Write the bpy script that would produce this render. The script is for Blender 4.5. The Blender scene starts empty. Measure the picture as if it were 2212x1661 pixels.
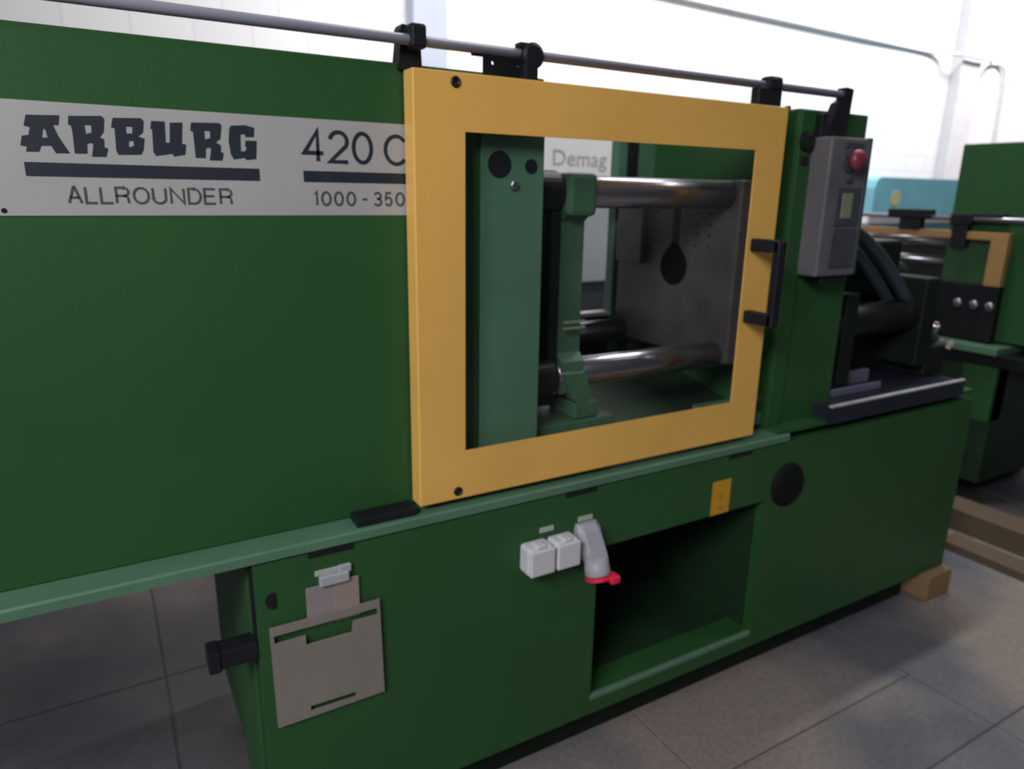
import bpy, bmesh, math, random
from mathutils import Vector, Matrix

S = bpy.context.scene
COL = S.collection
random.seed(7)

# ------------------------------------------------------------------ camera
cam_d = bpy.data.cameras.new('camera')
cam = bpy.data.objects.new('camera', cam_d)
COL.objects.link(cam)
yaw, pitch, roll = map(math.radians, (30.37885739, 15.15455009, 0.97923636))
fw = Vector((math.sin(yaw)*math.cos(pitch), math.cos(yaw)*math.cos(pitch), -math.sin(pitch)))
rt = Vector((math.cos(yaw), -math.sin(yaw), 0))
up = rt.cross(fw)
r2 = math.cos(roll)*rt + math.sin(roll)*up
u2 = -math.sin(roll)*rt + math.cos(roll)*up
cam.matrix_world = Matrix(((r2.x, u2.x, -fw.x, 0.0), (r2.y, u2.y, -fw.y, -1.279855),
                           (r2.z, u2.z, -fw.z, 1.45), (0, 0, 0, 1)))
cam_d.sensor_fit = 'HORIZONTAL'
cam_d.sensor_width = 36.0
cam_d.lens = 36.0*1536.327/2212
cam_d.clip_start = 0.02
cam_d.dof.use_dof = True
cam_d.dof.focus_distance = 0.80
cam_d.dof.aperture_fstop = 4.8
S.camera = cam

# ------------------------------------------------------------------ light
S.view_settings.view_transform = 'Standard'
S.view_settings.look = 'None'
S.view_settings.gamma = 1.0
S.view_settings.use_curve_mapping = False
S.view_settings.exposure = 0.0
W = bpy.data.worlds.new('hall_ambient')
S.world = W
W.use_nodes = True
W.node_tree.nodes['Background'].inputs[0].default_value = (0.86, 0.93, 1.0, 1)
W.node_tree.nodes['Background'].inputs[1].default_value = 0.055


def area(name, loc, target, sx, sy, power, colr):
    d = bpy.data.lights.new(name, 'AREA')
    d.shape = 'RECTANGLE'; d.size = sx; d.size_y = sy
    d.energy = power; d.color = colr
    o = bpy.data.objects.new(name, d); COL.objects.link(o)
    o.location = loc
    o.rotation_euler = (Vector(target)-Vector(loc)).to_track_quat('-Z', 'Y').to_euler()
    return o


# daylight: a roof light washing the back wall, and the big hall window behind the viewer's left shoulder
area('roof_light', (11.2, 2.2, 6.5), (11.2, 4.6, 2.5), 20, 1.0, 533, (1.0, 0.97, 0.99)).data.spread = math.radians(80)
area('aisle_lamp', (4.0, -0.6, 4.1), (3.6, -0.6, 0.0), 2.2, 0.16, 30, (1.0, 0.95, 0.90))
area('white_machine_fill', (2.8, 0.95, 4.6), (2.8, 1.1, 0.0), 2.2, 0.16, 95, (1.0, 0.97, 0.95))  # added lamp, out of view, to brighten the white machine behind
area('hall_window', (-2.2, -2.2, 3.2), (0.0, 0.0, 1.0), 1.8, 1.3, 135, (1.0, 0.98, 0.94))


# ------------------------------------------------------------------ materials
def mat(name, c, rough=0.5, metal=0.0, var=0.0, scale=6.0, bump=0.0, bscale=60.0, spec=0.5, coat=0.0, detail=5):
    m = bpy.data.materials.new(name)
    m.use_nodes = True
    nt = m.node_tree
    b = nt.nodes['Principled BSDF']
    b.inputs['Base Color'].default_value = (*c, 1)
    b.inputs['Roughness'].default_value = rough
    b.inputs['Metallic'].default_value = metal
    b.inputs['Specular IOR Level'].default_value = spec
    b.inputs['Coat Weight'].default_value = coat
    tc = nt.nodes.new('ShaderNodeTexCoord')
    if var:
        n = nt.nodes.new('ShaderNodeTexNoise')
        n.inputs['Scale'].default_value = scale
        n.inputs['Detail'].default_value = detail
        nt.links.new(tc.outputs['Object'], n.inputs['Vector'])
        r = nt.nodes.new('ShaderNodeValToRGB')
        r.color_ramp.elements[0].position = 0.3
        r.color_ramp.elements[1].position = 0.7
        r.color_ramp.elements[0].color = (*[x*(1-var) for x in c], 1)
        r.color_ramp.elements[1].color = (*[min(1, x*(1+var)) for x in c], 1)
        nt.links.new(n.outputs['Fac'], r.inputs['Fac'])
        nt.links.new(r.outputs['Color'], b.inputs['Base Color'])
    if bump:
        n2 = nt.nodes.new('ShaderNodeTexNoise')
        n2.inputs['Scale'].default_value = bscale
        nt.links.new(tc.outputs['Object'], n2.inputs['Vector'])
        bp = nt.nodes.new('ShaderNodeBump')
        bp.inputs['Strength'].default_value = bump
        bp.inputs['Distance'].default_value = 0.002
        nt.links.new(n2.outputs['Fac'], bp.inputs['Height'])
        nt.links.new(bp.outputs['Normal'], b.inputs['Normal'])
    return m


GREEN = mat('green_enamel', (0.022, 0.088, 0.027), 0.5, var=0.08, scale=3, bump=0.1, bscale=180, spec=0.35)
GREEN_IN = mat('green_enamel_inside', (0.085, 0.190, 0.125), 0.40, var=0.10, scale=5)
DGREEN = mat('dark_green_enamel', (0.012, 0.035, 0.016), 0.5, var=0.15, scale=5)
CASTG = mat('green_cast_iron', (0.050, 0.125, 0.075), 0.5, var=0.15, scale=9, bump=0.3, bscale=120)
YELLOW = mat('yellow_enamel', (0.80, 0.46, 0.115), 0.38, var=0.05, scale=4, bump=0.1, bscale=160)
ROD = mat('grey_rod', (0.26, 0.27, 0.36), 0.4, var=0.06, scale=12)
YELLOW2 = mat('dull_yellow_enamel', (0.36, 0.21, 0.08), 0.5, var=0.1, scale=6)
BLACK = mat('black_plastic', (0.010, 0.011, 0.016), 0.5, var=0.2, scale=20, spec=0.3)
RUBBER = mat('matt_black_rubber', (0.005, 0.006, 0.007), 0.75, var=0.1, spec=0.2)
HOLE = mat('dark_bore', (0.004, 0.004, 0.006), 0.9, var=0.1, spec=0.1)
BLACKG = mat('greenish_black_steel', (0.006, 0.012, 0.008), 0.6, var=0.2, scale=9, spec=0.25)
BLACKM = mat('black_oiled_steel', (0.008, 0.009, 0.012), 0.45, 0.0, var=0.3, scale=14, spec=0.3)
STEEL = mat('grey_steel', (0.30, 0.31, 0.36), 0.32, 0.9, var=0.1, scale=20)
CHROME = mat('chromed_bar', (0.42, 0.40, 0.46), 0.27, 1.0, var=0.05, scale=8)
IRON = mat('machined_platen', (0.085, 0.080, 0.088), 0.48, 0.35, var=0.22, scale=11, bump=0.2, bscale=40)
PLATE = mat('white_plate', (0.40, 0.40, 0.42), 0.5, var=0.05, scale=5)
INK = mat('navy_ink', (0.018, 0.024, 0.040), 0.5, var=0.1, scale=30)
INK2 = mat('grey_ink', (0.075, 0.075, 0.090), 0.5, var=0.1, scale=30)
INK3 = mat('pale_grey_ink', (0.42, 0.42, 0.47), 0.5, var=0.05, scale=30)
WHITEP = mat('white_plastic', (0.64, 0.64, 0.72), 0.45, var=0.04, scale=8)
GREYP = mat('pale_grey_plastic', (0.38, 0.39, 0.46), 0.5, var=0.06, scale=10)
REDP = mat('red_plastic', (0.75, 0.02, 0.07), 0.4, var=0.08, scale=20)
REDB = mat('red_mushroom_button', (0.20, 0.03, 0.06), 0.4, var=0.1, scale=20)
POCKET = mat('beige_card', (0.225, 0.200, 0.190), 0.7, var=0.08, scale=9, bump=0.2, bscale=80)
PAPER = mat('lilac_paper', (0.27, 0.24, 0.265), 0.8, var=0.06, scale=9)
PAPERP = mat('pink_paper', (0.31, 0.235, 0.21), 0.8, var=0.06, scale=9)
TAG = mat('label_strip', (0.40, 0.46, 0.43), 0.5, var=0.05, scale=30)
STICK = mat('yellow_sticker', (0.60, 0.30, 0.015), 0.5, var=0.12, scale=40)
CTRL = mat('grey_control_box', (0.125, 0.118, 0.14), 0.5, var=0.08, scale=9)
CTRLD = mat('dark_keypad', (0.055, 0.060, 0.085), 0.45, var=0.15, scale=25)
LCD = mat('dull_lcd', (0.22, 0.24, 0.17), 0.3, var=0.08, scale=30)
NAVY = mat('navy_tray_steel', (0.020, 0.024, 0.045), 0.35, 0.2, var=0.2, scale=9)
LIP = mat('tray_lip_highlight', (0.55, 0.55, 0.60), 0.35, 0.3, var=0.2, scale=30)  # the highlight along the lip is put into its colour
BLUER = mat('blue_grey_reflection', (0.20, 0.21, 0.33), 0.35, 0.4, var=0.1, scale=20)  # colour of the reflected stripes in the tray
HOSE = mat('dark_teal_rubber', (0.030, 0.050, 0.062), 0.42, var=0.15, scale=20)
BRASS = mat('dull_metal_fitting', (0.45, 0.40, 0.36), 0.35, 0.8, var=0.15, scale=30)
WHITEM = mat('white_machine_enamel', (0.88, 0.87, 0.89), 0.4, var=0.03, scale=4)
GREYM = mat('grey_machine_enamel', (0.40, 0.42, 0.46), 0.45, var=0.06, scale=3)
TURQ = mat('turquoise_enamel', (0.20, 0.52, 0.62), 0.45, var=0.08, scale=3)
ROUNDY = mat('round_yellow_sticker', (0.62, 0.56, 0.28), 0.5, var=0.1, scale=10)
WALLM = mat('white_painted_wall', (0.86, 0.86, 0.88), 0.75, var=0.03, scale=1.5)
PIPEM = mat('white_painted_pipe', (0.80, 0.78, 0.80), 0.6, var=0.04, scale=5)
COLM = mat('grey_white_pillar', (0.50, 0.55, 0.66), 0.7, var=0.06, scale=3)


def wood_mat(name, c):
    m = mat(name, c, 0.8)
    nt = m.node_tree
    b = nt.nodes['Principled BSDF']
    tc = nt.nodes.new('ShaderNodeTexCoord')
    mp = nt.nodes.new('ShaderNodeMapping')
    mp.inputs['Scale'].default_value = (18, 2.5, 18)
    n = nt.nodes.new('ShaderNodeTexNoise')
    n.inputs['Scale'].default_value = 3
    n.inputs['Detail'].default_value = 6
    r = nt.nodes.new('ShaderNodeValToRGB')
    r.color_ramp.elements[0].color = (*[x*0.7 for x in c], 1)
    r.color_ramp.elements[1].color = (*[x*1.2 for x in c], 1)
    nt.links.new(tc.outputs['Object'], mp.inputs['Vector'])
    nt.links.new(mp.outputs['Vector'], n.inputs['Vector'])
    nt.links.new(n.outputs['Fac'], r.inputs['Fac'])
    nt.links.new(r.outputs['Color'], b.inputs['Base Color'])
    return m


WOOD = wood_mat('raw_pine', (0.27, 0.17, 0.09))
WOOD2 = wood_mat('weathered_pine', (0.11, 0.078, 0.052))


def floor_mat():
    m = bpy.data.materials.new('worn_concrete')
    m.use_nodes = True
    nt = m.node_tree
    b = nt.nodes['Principled BSDF']
    b.inputs['Roughness'].default_value = 0.55
    g = nt.nodes.new('ShaderNodeNewGeometry')
    n1 = nt.nodes.new('ShaderNodeTexNoise'); n1.inputs['Scale'].default_value = 1.1; n1.inputs['Detail'].default_value = 3
    n2 = nt.nodes.new('ShaderNodeTexNoise'); n2.inputs['Scale'].default_value = 60; n2.inputs['Detail'].default_value = 6
    oi = nt.nodes.new('ShaderNodeObjectInfo')
    nt.links.new(g.outputs['Position'], n1.inputs['Vector'])
    nt.links.new(g.outputs['Position'], n2.inputs['Vector'])
    r = nt.nodes.new('ShaderNodeValToRGB')
    r.color_ramp.elements[0].position = 0.42; r.color_ramp.elements[0].color = (0.100, 0.108, 0.135, 1)
    r.color_ramp.elements[1].position = 0.56; r.color_ramp.elements[1].color = (0.235, 0.200, 0.190, 1)
    nt.links.new(n1.outputs['Fac'], r.inputs['Fac'])
    mx = nt.nodes.new('ShaderNodeMix'); mx.data_type = 'RGBA'; mx.blend_type = 'MULTIPLY'
    mx.inputs['Factor'].default_value = 1.0
    r2_ = nt.nodes.new('ShaderNodeValToRGB')
    r2_.color_ramp.elements[0].position = 0.3; r2_.color_ramp.elements[0].color = (0.82, 0.82, 0.82, 1)
    r2_.color_ramp.elements[1].position = 0.7; r2_.color_ramp.elements[1].color = (1.1, 1.1, 1.1, 1)
    nt.links.new(n2.outputs['Fac'], r2_.inputs['Fac'])
    nt.links.new(r.outputs['Color'], mx.inputs['A'])
    nt.links.new(r2_.outputs['Color'], mx.inputs['B'])
    # shade behind the machines put into the floor colour, ragged edge
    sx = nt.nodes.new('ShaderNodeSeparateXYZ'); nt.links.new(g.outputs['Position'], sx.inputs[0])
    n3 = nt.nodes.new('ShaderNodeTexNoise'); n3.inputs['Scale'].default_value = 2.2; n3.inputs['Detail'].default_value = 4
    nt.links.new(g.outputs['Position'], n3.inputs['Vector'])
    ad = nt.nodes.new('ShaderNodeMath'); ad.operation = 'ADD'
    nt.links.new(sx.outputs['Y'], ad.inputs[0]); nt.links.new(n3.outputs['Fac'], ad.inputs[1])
    back_shade = nt.nodes.new('ShaderNodeValToRGB')
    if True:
        back_shade.color_ramp.elements[0].position = 0.25; back_shade.color_ramp.elements[0].color = (1, 1, 1, 1)
        back_shade.color_ramp.elements[1].position = 0.40; back_shade.color_ramp.elements[1].color = (0.22, 0.24, 0.29, 1)
        e = back_shade.color_ramp.elements.new(0.58); e.color = (0.26, 0.27, 0.31, 1)
        e = back_shade.color_ramp.elements.new(0.68); e.color = (0.62, 0.56, 0.57, 1)
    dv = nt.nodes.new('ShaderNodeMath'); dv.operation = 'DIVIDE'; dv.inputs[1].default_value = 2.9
    nt.links.new(ad.outputs[0], dv.inputs[0]); nt.links.new(dv.outputs[0], back_shade.inputs['Fac'])
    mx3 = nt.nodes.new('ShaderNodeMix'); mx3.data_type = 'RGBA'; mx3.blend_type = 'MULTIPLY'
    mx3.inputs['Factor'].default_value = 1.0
    nt.links.new(mx.outputs['Result'], mx3.inputs['A']); nt.links.new(back_shade.outputs['Color'], mx3.inputs['B'])
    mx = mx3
    mr = nt.nodes.new('ShaderNodeMapRange')
    mr.inputs['To Min'].default_value = 0.92; mr.inputs['To Max'].default_value = 1.08
    nt.links.new(oi.outputs['Random'], mr.inputs['Value'])
    mx2 = nt.nodes.new('ShaderNodeMix'); mx2.data_type = 'RGBA'; mx2.blend_type = 'MULTIPLY'
    mx2.inputs['Factor'].default_value = 1.0
    nt.links.new(mx.outputs['Result'], mx2.inputs['A'])
    nt.links.new(mr.outputs['Result'], mx2.inputs['B'])
    nt.links.new(mx2.outputs['Result'], b.inputs['Base Color'])
    bp = nt.nodes.new('ShaderNodeBump'); bp.inputs['Strength'].default_value = 0.2; bp.inputs['Distance'].default_value = 0.003
    nt.links.new(n2.outputs['Fac'], bp.inputs['Height'])
    nt.links.new(bp.outputs['Normal'], b.inputs['Normal'])
    return m


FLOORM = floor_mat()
JOINT = mat('dark_joint_filler', (0.06, 0.058, 0.06), 0.9, var=0.2, scale=10)


def glass_mat():
    m = bpy.data.materials.new('clear_safety_pane')
    m.use_nodes = True
    nt = m.node_tree
    for n in list(nt.nodes):
        if n.type == 'BSDF_PRINCIPLED':
            nt.nodes.remove(n)
    out = [n for n in nt.nodes if n.type == 'OUTPUT_MATERIAL'][0]
    t = nt.nodes.new('ShaderNodeBsdfTransparent'); t.inputs['Color'].default_value = (0.975, 0.985, 0.985, 1)
    g = nt.nodes.new('ShaderNodeBsdfGlossy'); g.inputs['Roughness'].default_value = 0.06
    f = nt.nodes.new('ShaderNodeFresnel'); f.inputs['IOR'].default_value = 1.45
    mx = nt.nodes.new('ShaderNodeMixShader')
    ge = nt.nodes.new('ShaderNodeNewGeometry')
    inv = nt.nodes.new('ShaderNodeMath'); inv.operation = 'SUBTRACT'; inv.inputs[0].default_value = 1.0
    nt.links.new(ge.outputs['Backfacing'], inv.inputs[1])
    mu = nt.nodes.new('ShaderNodeMath'); mu.operation = 'MULTIPLY'
    nt.links.new(f.outputs['Fac'], mu.inputs[0]); nt.links.new(inv.outputs[0], mu.inputs[1])
    nt.links.new(mu.outputs[0], mx.inputs['Fac'])
    nt.links.new(t.outputs['BSDF'], mx.inputs[1])
    nt.links.new(g.outputs['BSDF'], mx.inputs[2])
    nt.links.new(mx.outputs['Shader'], out.inputs['Surface'])
    return m


GLASS = glass_mat()


def wall_mat():
    m = mat('white_painted_brickwork', (0.86, 0.86, 0.88), 0.75)
    nt = m.node_tree
    b = nt.nodes['Principled BSDF']
    g = nt.nodes.new('ShaderNodeNewGeometry')
    mp = nt.nodes.new('ShaderNodeMapping'); mp.inputs['Rotation'].default_value = (math.radians(90), 0, 0)
    br = nt.nodes.new('ShaderNodeTexBrick')
    br.inputs['Color1'].default_value = (0.87, 0.87, 0.88, 1)
    br.inputs['Color2'].default_value = (0.83, 0.83, 0.86, 1)
    br.inputs['Mortar'].default_value = (0.76, 0.76, 0.80, 1)
    br.inputs['Scale'].default_value = 1.0
    br.inputs['Brick Width'].default_value = 0.40
    br.inputs['Row Height'].default_value = 0.20
    br.inputs['Mortar Size'].default_value = 0.008
    nt.links.new(g.outputs['Position'], mp.inputs['Vector'])
    nt.links.new(mp.outputs['Vector'], br.inputs['Vector'])
    nt.links.new(br.outputs['Color'], b.inputs['Base Color'])
    bp = nt.nodes.new('ShaderNodeBump'); bp.inputs['Strength'].default_value = 0.3; bp.inputs['Distance'].default_value = 0.004; bp.invert = True
    nt.links.new(br.outputs['Fac'], bp.inputs['Height'])
    nt.links.new(bp.outputs['Normal'], b.inputs['Normal'])
    return m


WALLB = wall_mat()


# ------------------------------------------------------------------ helpers
def origin_of(parent):
    p = Vector((0, 0, 0))
    while parent is not None:
        p += parent.location
        parent = parent.parent
    return p


def link(name, me, m, parent=None, label=None, smooth=False):
    """mesh in world coordinates -> object with its origin at its own centre"""
    lo = Vector((1e9,)*3); hi = Vector((-1e9,)*3)
    for v in me.vertices:
        for i in range(3):
            lo[i] = min(lo[i], v.co[i]); hi[i] = max(hi[i], v.co[i])
    c = (lo+hi)/2
    me.transform(Matrix.Translation(-c))
    me.materials.clear(); me.materials.append(m)
    for p in me.polygons:
        p.use_smooth = smooth
    o = bpy.data.objects.new(name, me)
    COL.objects.link(o)
    o.location = c - origin_of(parent)
    if parent is not None:
        o.parent = parent
    if label:
        o['label'] = label
    return o


def obj(name, bm, m, parent=None, label=None, smooth=False):
    bmesh.ops.recalc_face_normals(bm, faces=bm.faces)
    me = bpy.data.meshes.new(name)
    bm.to_mesh(me); bm.free()
    return link(name, me, m, parent, label, smooth)


def thing(name, label, cat, loc, group=None):
    o = bpy.data.objects.new(name, None)
    COL.objects.link(o)
    o.location = loc
    o['label'] = label; o['category'] = cat
    if group:
        o['group'] = group
    return o


def tag(o, label, cat, group=None):
    o['label'] = label; o['category'] = cat
    if group:
        o['group'] = group
    return o


def struct(name, bm, m):
    o = obj(name, bm, m)
    o['kind'] = 'structure'
    return o


def B():
    return bmesh.new()


def box(bm, x0, x1, y0, y1, z0, z1, bev=0.0, seg=2):
    r = bmesh.ops.create_cube(bm, size=1.0)
    vs = r['verts']
    for v in vs:
        v.co = Vector((x0 if v.co.x < 0 else x1, y0 if v.co.y < 0 else y1, z0 if v.co.z < 0 else z1))
    if bev:
        es = {e for v in vs for e in v.link_edges}
        bmesh.ops.bevel(bm, geom=list(es), offset=bev, segments=seg, affect='EDGES', profile=0.5)
    return bm


def bx(*a, **k):
    return box(B(), *a, **k)


def cyl(bm, p0, p1, r, r1=None, seg=24, caps=True):
    p0 = Vector(p0); p1 = Vector(p1)
    if r1 is None:
        r1 = r
    d = (p1-p0).normalized()
    a = Vector((0, 0, 1)) if abs(d.z) < 0.9 else Vector((1, 0, 0))
    u = d.cross(a).normalized(); w = d.cross(u)
    A = [bm.verts.new(p0+r*(math.cos(2*math.pi*i/seg)*u+math.sin(2*math.pi*i/seg)*w)) for i in range(seg)]
    C = [bm.verts.new(p1+r1*(math.cos(2*math.pi*i/seg)*u+math.sin(2*math.pi*i/seg)*w)) for i in range(seg)]
    for i in range(seg):
        j = (i+1) % seg
        bm.faces.new((A[i], A[j], C[j], C[i]))
    if caps:
        bm.faces.new(A[::-1]); bm.faces.new(C)
    return bm


def lathe(bm, p, axis, prof, seg=28):
    """prof: list of (distance along axis, radius)"""
    p = Vector(p); d = Vector(axis).normalized()
    a = Vector((0, 0, 1)) if abs(d.z) < 0.9 else Vector((1, 0, 0))
    u = d.cross(a).normalized(); w = d.cross(u)
    rings = []
    for t, r in prof:
        rings.append([bm.verts.new(p+t*d+max(r, 1e-5)*(math.cos(2*math.pi*i/seg)*u+math.sin(2*math.pi*i/seg)*w)) for i in range(seg)])
    for A, C in zip(rings, rings[1:]):
        for i in range(seg):
            j = (i+1) % seg
            bm.faces.new((A[i], A[j], C[j], C[i]))
    bm.faces.new(rings[0][::-1]); bm.faces.new(rings[-1])
    return bm


def tube(bm, pts, r, seg=14, sub=8):
    P = [Vector(p) for p in pts]
    Q = []
    for i in range(len(P)-1):
        a, b, c, d = P[max(i-1, 0)], P[i], P[i+1], P[min(i+2, len(P)-1)]
        for k in range(sub):
            t = k/sub
            Q.append(0.5*((2*b)+(c-a)*t+(2*a-5*b+4*c-d)*t*t+(3*b-a-3*c+d)*t**3))
    Q.append(P[-1])
    rings = []
    ref = Vector((0, 1, 0.3)).normalized()
    for i, q in enumerate(Q):
        d = (Q[min(i+1, len(Q)-1)]-Q[max(i-1, 0)]).normalized()
        u = (ref-ref.dot(d)*d).normalized(); w = d.cross(u)
        rings.append([bm.verts.new(q+r*(math.cos(2*math.pi*k/seg)*u+math.sin(2*math.pi*k/seg)*w)) for k in range(seg)])
    for A, C in zip(rings, rings[1:]):
        for i in range(seg):
            j = (i+1) % seg
            bm.faces.new((A[i], A[j], C[j], C[i]))
    bm.faces.new(rings[0][::-1]); bm.faces.new(rings[-1])
    return bm


def prism_x(bm, yz, x0, x1):
    A = [bm.verts.new((x0, y, z)) for y, z in yz]
    C = [bm.verts.new((x1, y, z)) for y, z in yz]
    n = len(yz)
    for i in range(n):
        j = (i+1) % n
        bm.faces.new((A[i], A[j], C[j], C[i]))
    bm.faces.new(A[::-1]); bm.faces.new(C)
    return bm


def prism_y(bm, xz, y0, y1):
    A = [bm.verts.new((x, y0, z)) for x, z in xz]
    C = [bm.verts.new((x, y1, z)) for x, z in xz]
    n = len(xz)
    for i in range(n):
        j = (i+1) % n
        bm.faces.new((A[i], A[j], C[j], C[i]))
    bm.faces.new(A[::-1]); bm.faces.new(C)
    return bm


def rect(x0, x1, z0, z1):
    return [(x0, z0), (x1, z0), (x1, z1), (x0, z1)]


def circ(x, z, r, n=20, rz=None):
    return [(x+r*math.cos(2*math.pi*i/n), z+(rz or r)*math.sin(2*math.pi*i/n)) for i in range(n)]


def plate(name, loops, y0, y1, m, parent=None, label=None):
    """flat sheet in the XZ plane, outer loop first and then holes, from y0 (front) to y1 (back)"""
    cu = bpy.data.curves.new(name, 'CURVE')
    cu.dimensions = '2D'; cu.fill_mode = 'BOTH'
    cu.extrude = (y1-y0)/2
    for lp in loops:
        sp = cu.splines.new('POLY')
        sp.points.add(len(lp)-1)
        for p, (x, z) in zip(sp.points, lp):
            p.co = (x, z, 0, 1)
        sp.use_cyclic_u = True
    t = bpy.data.objects.new('shape', cu)
    COL.objects.link(t)
    bpy.context.view_layer.update()
    me = bpy.data.meshes.new_from_object(t.evaluated_get(bpy.context.evaluated_depsgraph_get()))
    bpy.data.objects.remove(t); bpy.data.curves.remove(cu)
    ym = (y0+y1)/2
    for v in me.vertices:
        v.co = Vector((v.co.x, ym-v.co.z, v.co.y))
    return link(name, me, m, parent, label)


def text(name, s, x0, z0, x1, h, yf, m, parent, spacing=1.0, thick=0.001, weight=0.0):
    """text in the XZ plane, cap height h, stretched to run from x0 to x1; its face at y = yf"""
    cu = bpy.data.curves.new(name, 'FONT')
    cu.body = s; cu.size = 1.0
    cu.space_character = spacing
    cu.offset = weight
    t = bpy.data.objects.new('shape', cu)
    COL.objects.link(t)
    bpy.context.view_layer.update()
    me = bpy.data.meshes.new_from_object(t.evaluated_get(bpy.context.evaluated_depsgraph_get()))
    bpy.data.objects.remove(t); bpy.data.curves.remove(cu)
    xs = [v.co.x for v in me.vertices]; ys = [v.co.y for v in me.vertices]
    lx, hx, ly, hy = min(xs), max(xs), min(ys), max(ys)
    for v in me.vertices:
        v.co = Vector((x0+(v.co.x-lx)/(hx-lx)*(x1-x0), yf, z0+(v.co.y-ly)/(hy-ly)*h))
    bm = B(); bm.from_mesh(me); bpy.data.meshes.remove(me)
    r = bmesh.ops.extrude_face_region(bm, geom=bm.faces[:])
    for v in r['geom']:
        if isinstance(v, bmesh.types.BMVert):
            v.co.y += thick
    return obj(name, bm, m, parent)


def arc(cx, cz, rx, rz, a0, a1, n=18):
    return [(cx+rx*math.cos(math.radians(a0+(a1-a0)*i/n)), cz+rz*math.sin(math.radians(a0+(a1-a0)*i/n))) for i in range(n+1)]


# centre lines of the printed characters in a unit box
GLYPH = {
    'A': [[(0, 0), (0.46, 1), (0.54, 1), (1, 0)], [(0.17, 0.34), (0.83, 0.34)]],
    'L': [[(0, 1), (0, 0), (1, 0)]],
    'R': [[(0, 0), (0, 1), (0.62, 1)]+arc(0.62, 0.74, 0.36, 0.26, 90, -90)+[(0, 0.48)], [(0.60, 0.48)]+arc(0.62, 0.26, 0.30, 0.22, 90, 10)+[(0.97, 0)]],
    'O': [arc(0.5, 0.5, 0.5, 0.5, 0, 360, 36)],
    'U': [[(0, 1), (0, 0.36)]+arc(0.5, 0.36, 0.5, 0.36, 180, 360)+[(1, 1)]],
    'N': [[(0, 0), (0, 1), (1, 0), (1, 1)]],
    'D': [[(0, 0), (0, 1), (0.45, 1)]+arc(0.45, 0.5, 0.55, 0.5, 90, -90)+[(0, 0)]],
    'E': [[(1, 1), (0, 1), (0, 0), (1, 0)], [(0, 0.52), (0.88, 0.52)]],
    'C': [arc(0.5, 0.5, 0.5, 0.5, 40, 320, 30)],
    '0': [arc(0.5, 0.5, 0.5, 0.5, 0, 360, 36)],
    '1': [[(0.0, 0.80), (0.75, 1), (0.75, 0)]],
    '2': [arc(0.5, 0.70, 0.48, 0.30, 170, -35)+[(0.0, 0.0), (1, 0)]],
    '3': [arc(0.48, 0.76, 0.44, 0.24, 160, -80)+[(0.40, 0.52)], [(0.40, 0.52)]+arc(0.48, 0.27, 0.48, 0.27, 80, -155)],
    '4': [[(0.72, 0), (0.72, 1), (0, 0.27), (1, 0.27)]],
    '5': [[(0.90, 1), (0.18, 1), (0.08, 0.50)]+arc(0.48, 0.32, 0.48, 0.32, 130, -150)],
    '-': [[(0, 0.47), (1, 0.47)]],
}


def strokes(name, chars, z0, z1, w, y0, y1, m, parent):
    """a line of print: chars = [(character, x left, x right)], drawn with a pen of width w"""
    bm = B()
    h = w/2
    for ch, xa, xb in chars:
        for pl in GLYPH[ch]:
            P = [Vector((xa+h+px*(xb-xa-w), z0+h+pz*(z1-z0-w))) for px, pz in pl]
            closed = (P[0]-P[-1]).length < 1e-6
            n = len(P)
            L_, R_ = [], []
            for i in range(n):
                a = P[i-1] if i else (P[-2] if closed else None)
                b = P[i+1] if i < n-1 else (P[1] if closed else None)
                d0 = (P[i]-a).normalized() if a is not None else None
                d1 = (b-P[i]).normalized() if b is not None else None
                if d0 is None: d0 = d1
                if d1 is None: d1 = d0
                n0 = Vector((-d0.y, d0.x)); n1 = Vector((-d1.y, d1.x))
                mt = (n0+n1)
                mt = n0 if mt.length < 1e-4 else mt.normalized()
                k = h/max(0.45, mt.dot(n0))
                L_.append(P[i]+mt*k); R_.append(P[i]-mt*k)
            vs = [[bm.verts.new((q.x, y, q.y)) for q in side] for side in (L_, R_) for y in (y0, y1)]
            for i in range(n-1):
                bm.faces.new((vs[0][i], vs[0][i+1], vs[2][i+1], vs[2][i]))
                bm.faces.new((vs[0][i], vs[1][i], vs[1][i+1], vs[0][i+1]))
                bm.faces.new((vs[2][i], vs[2][i+1], vs[3][i+1], vs[3][i]))
                bm.faces.new((vs[1][i], vs[3][i], vs[3][i+1], vs[1][i+1]))
    return obj(name, bm, m, parent)


# ------------------------------------------------------------------ setting
floor = struct('floor', bx(-8, 22, -8, 4.6, -0.12, -0.0035), JOINT)
XJ = [-2.278, -1.118, 0.040, 1.198, 2.076, 2.954, 3.832, 4.71]
YJ = [-1.39, -0.507, 0.174, 0.855, 1.54, 2.22, 2.90]
slabs = [(-8, XJ[0], -8, 4.6), (XJ[-1], 22, -8, 4.6), (XJ[0], XJ[-1], -8, YJ[0]), (XJ[0], XJ[-1], YJ[-1], 4.6)]
for i in range(len(XJ)-1):
    for j in range(len(YJ)-1):
        a, b_, c_, d_ = XJ[i], XJ[i+1], YJ[j], YJ[j+1]
        if i == 3 and j == 1:
            slabs += [(a, b_, c_, -0.252), (a, b_, -0.252, d_)]
        else:
            slabs.append((a, b_, c_, d_))
for a, b_, c_, d_ in slabs:
    g = 0.0019
    dz = random.uniform(-0.0012, 0.0)
    obj('slab', bx(a+g, b_-g, c_+g, d_-g, -0.05, dz, bev=0.0025, seg=1), FLOORM, floor)

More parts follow.
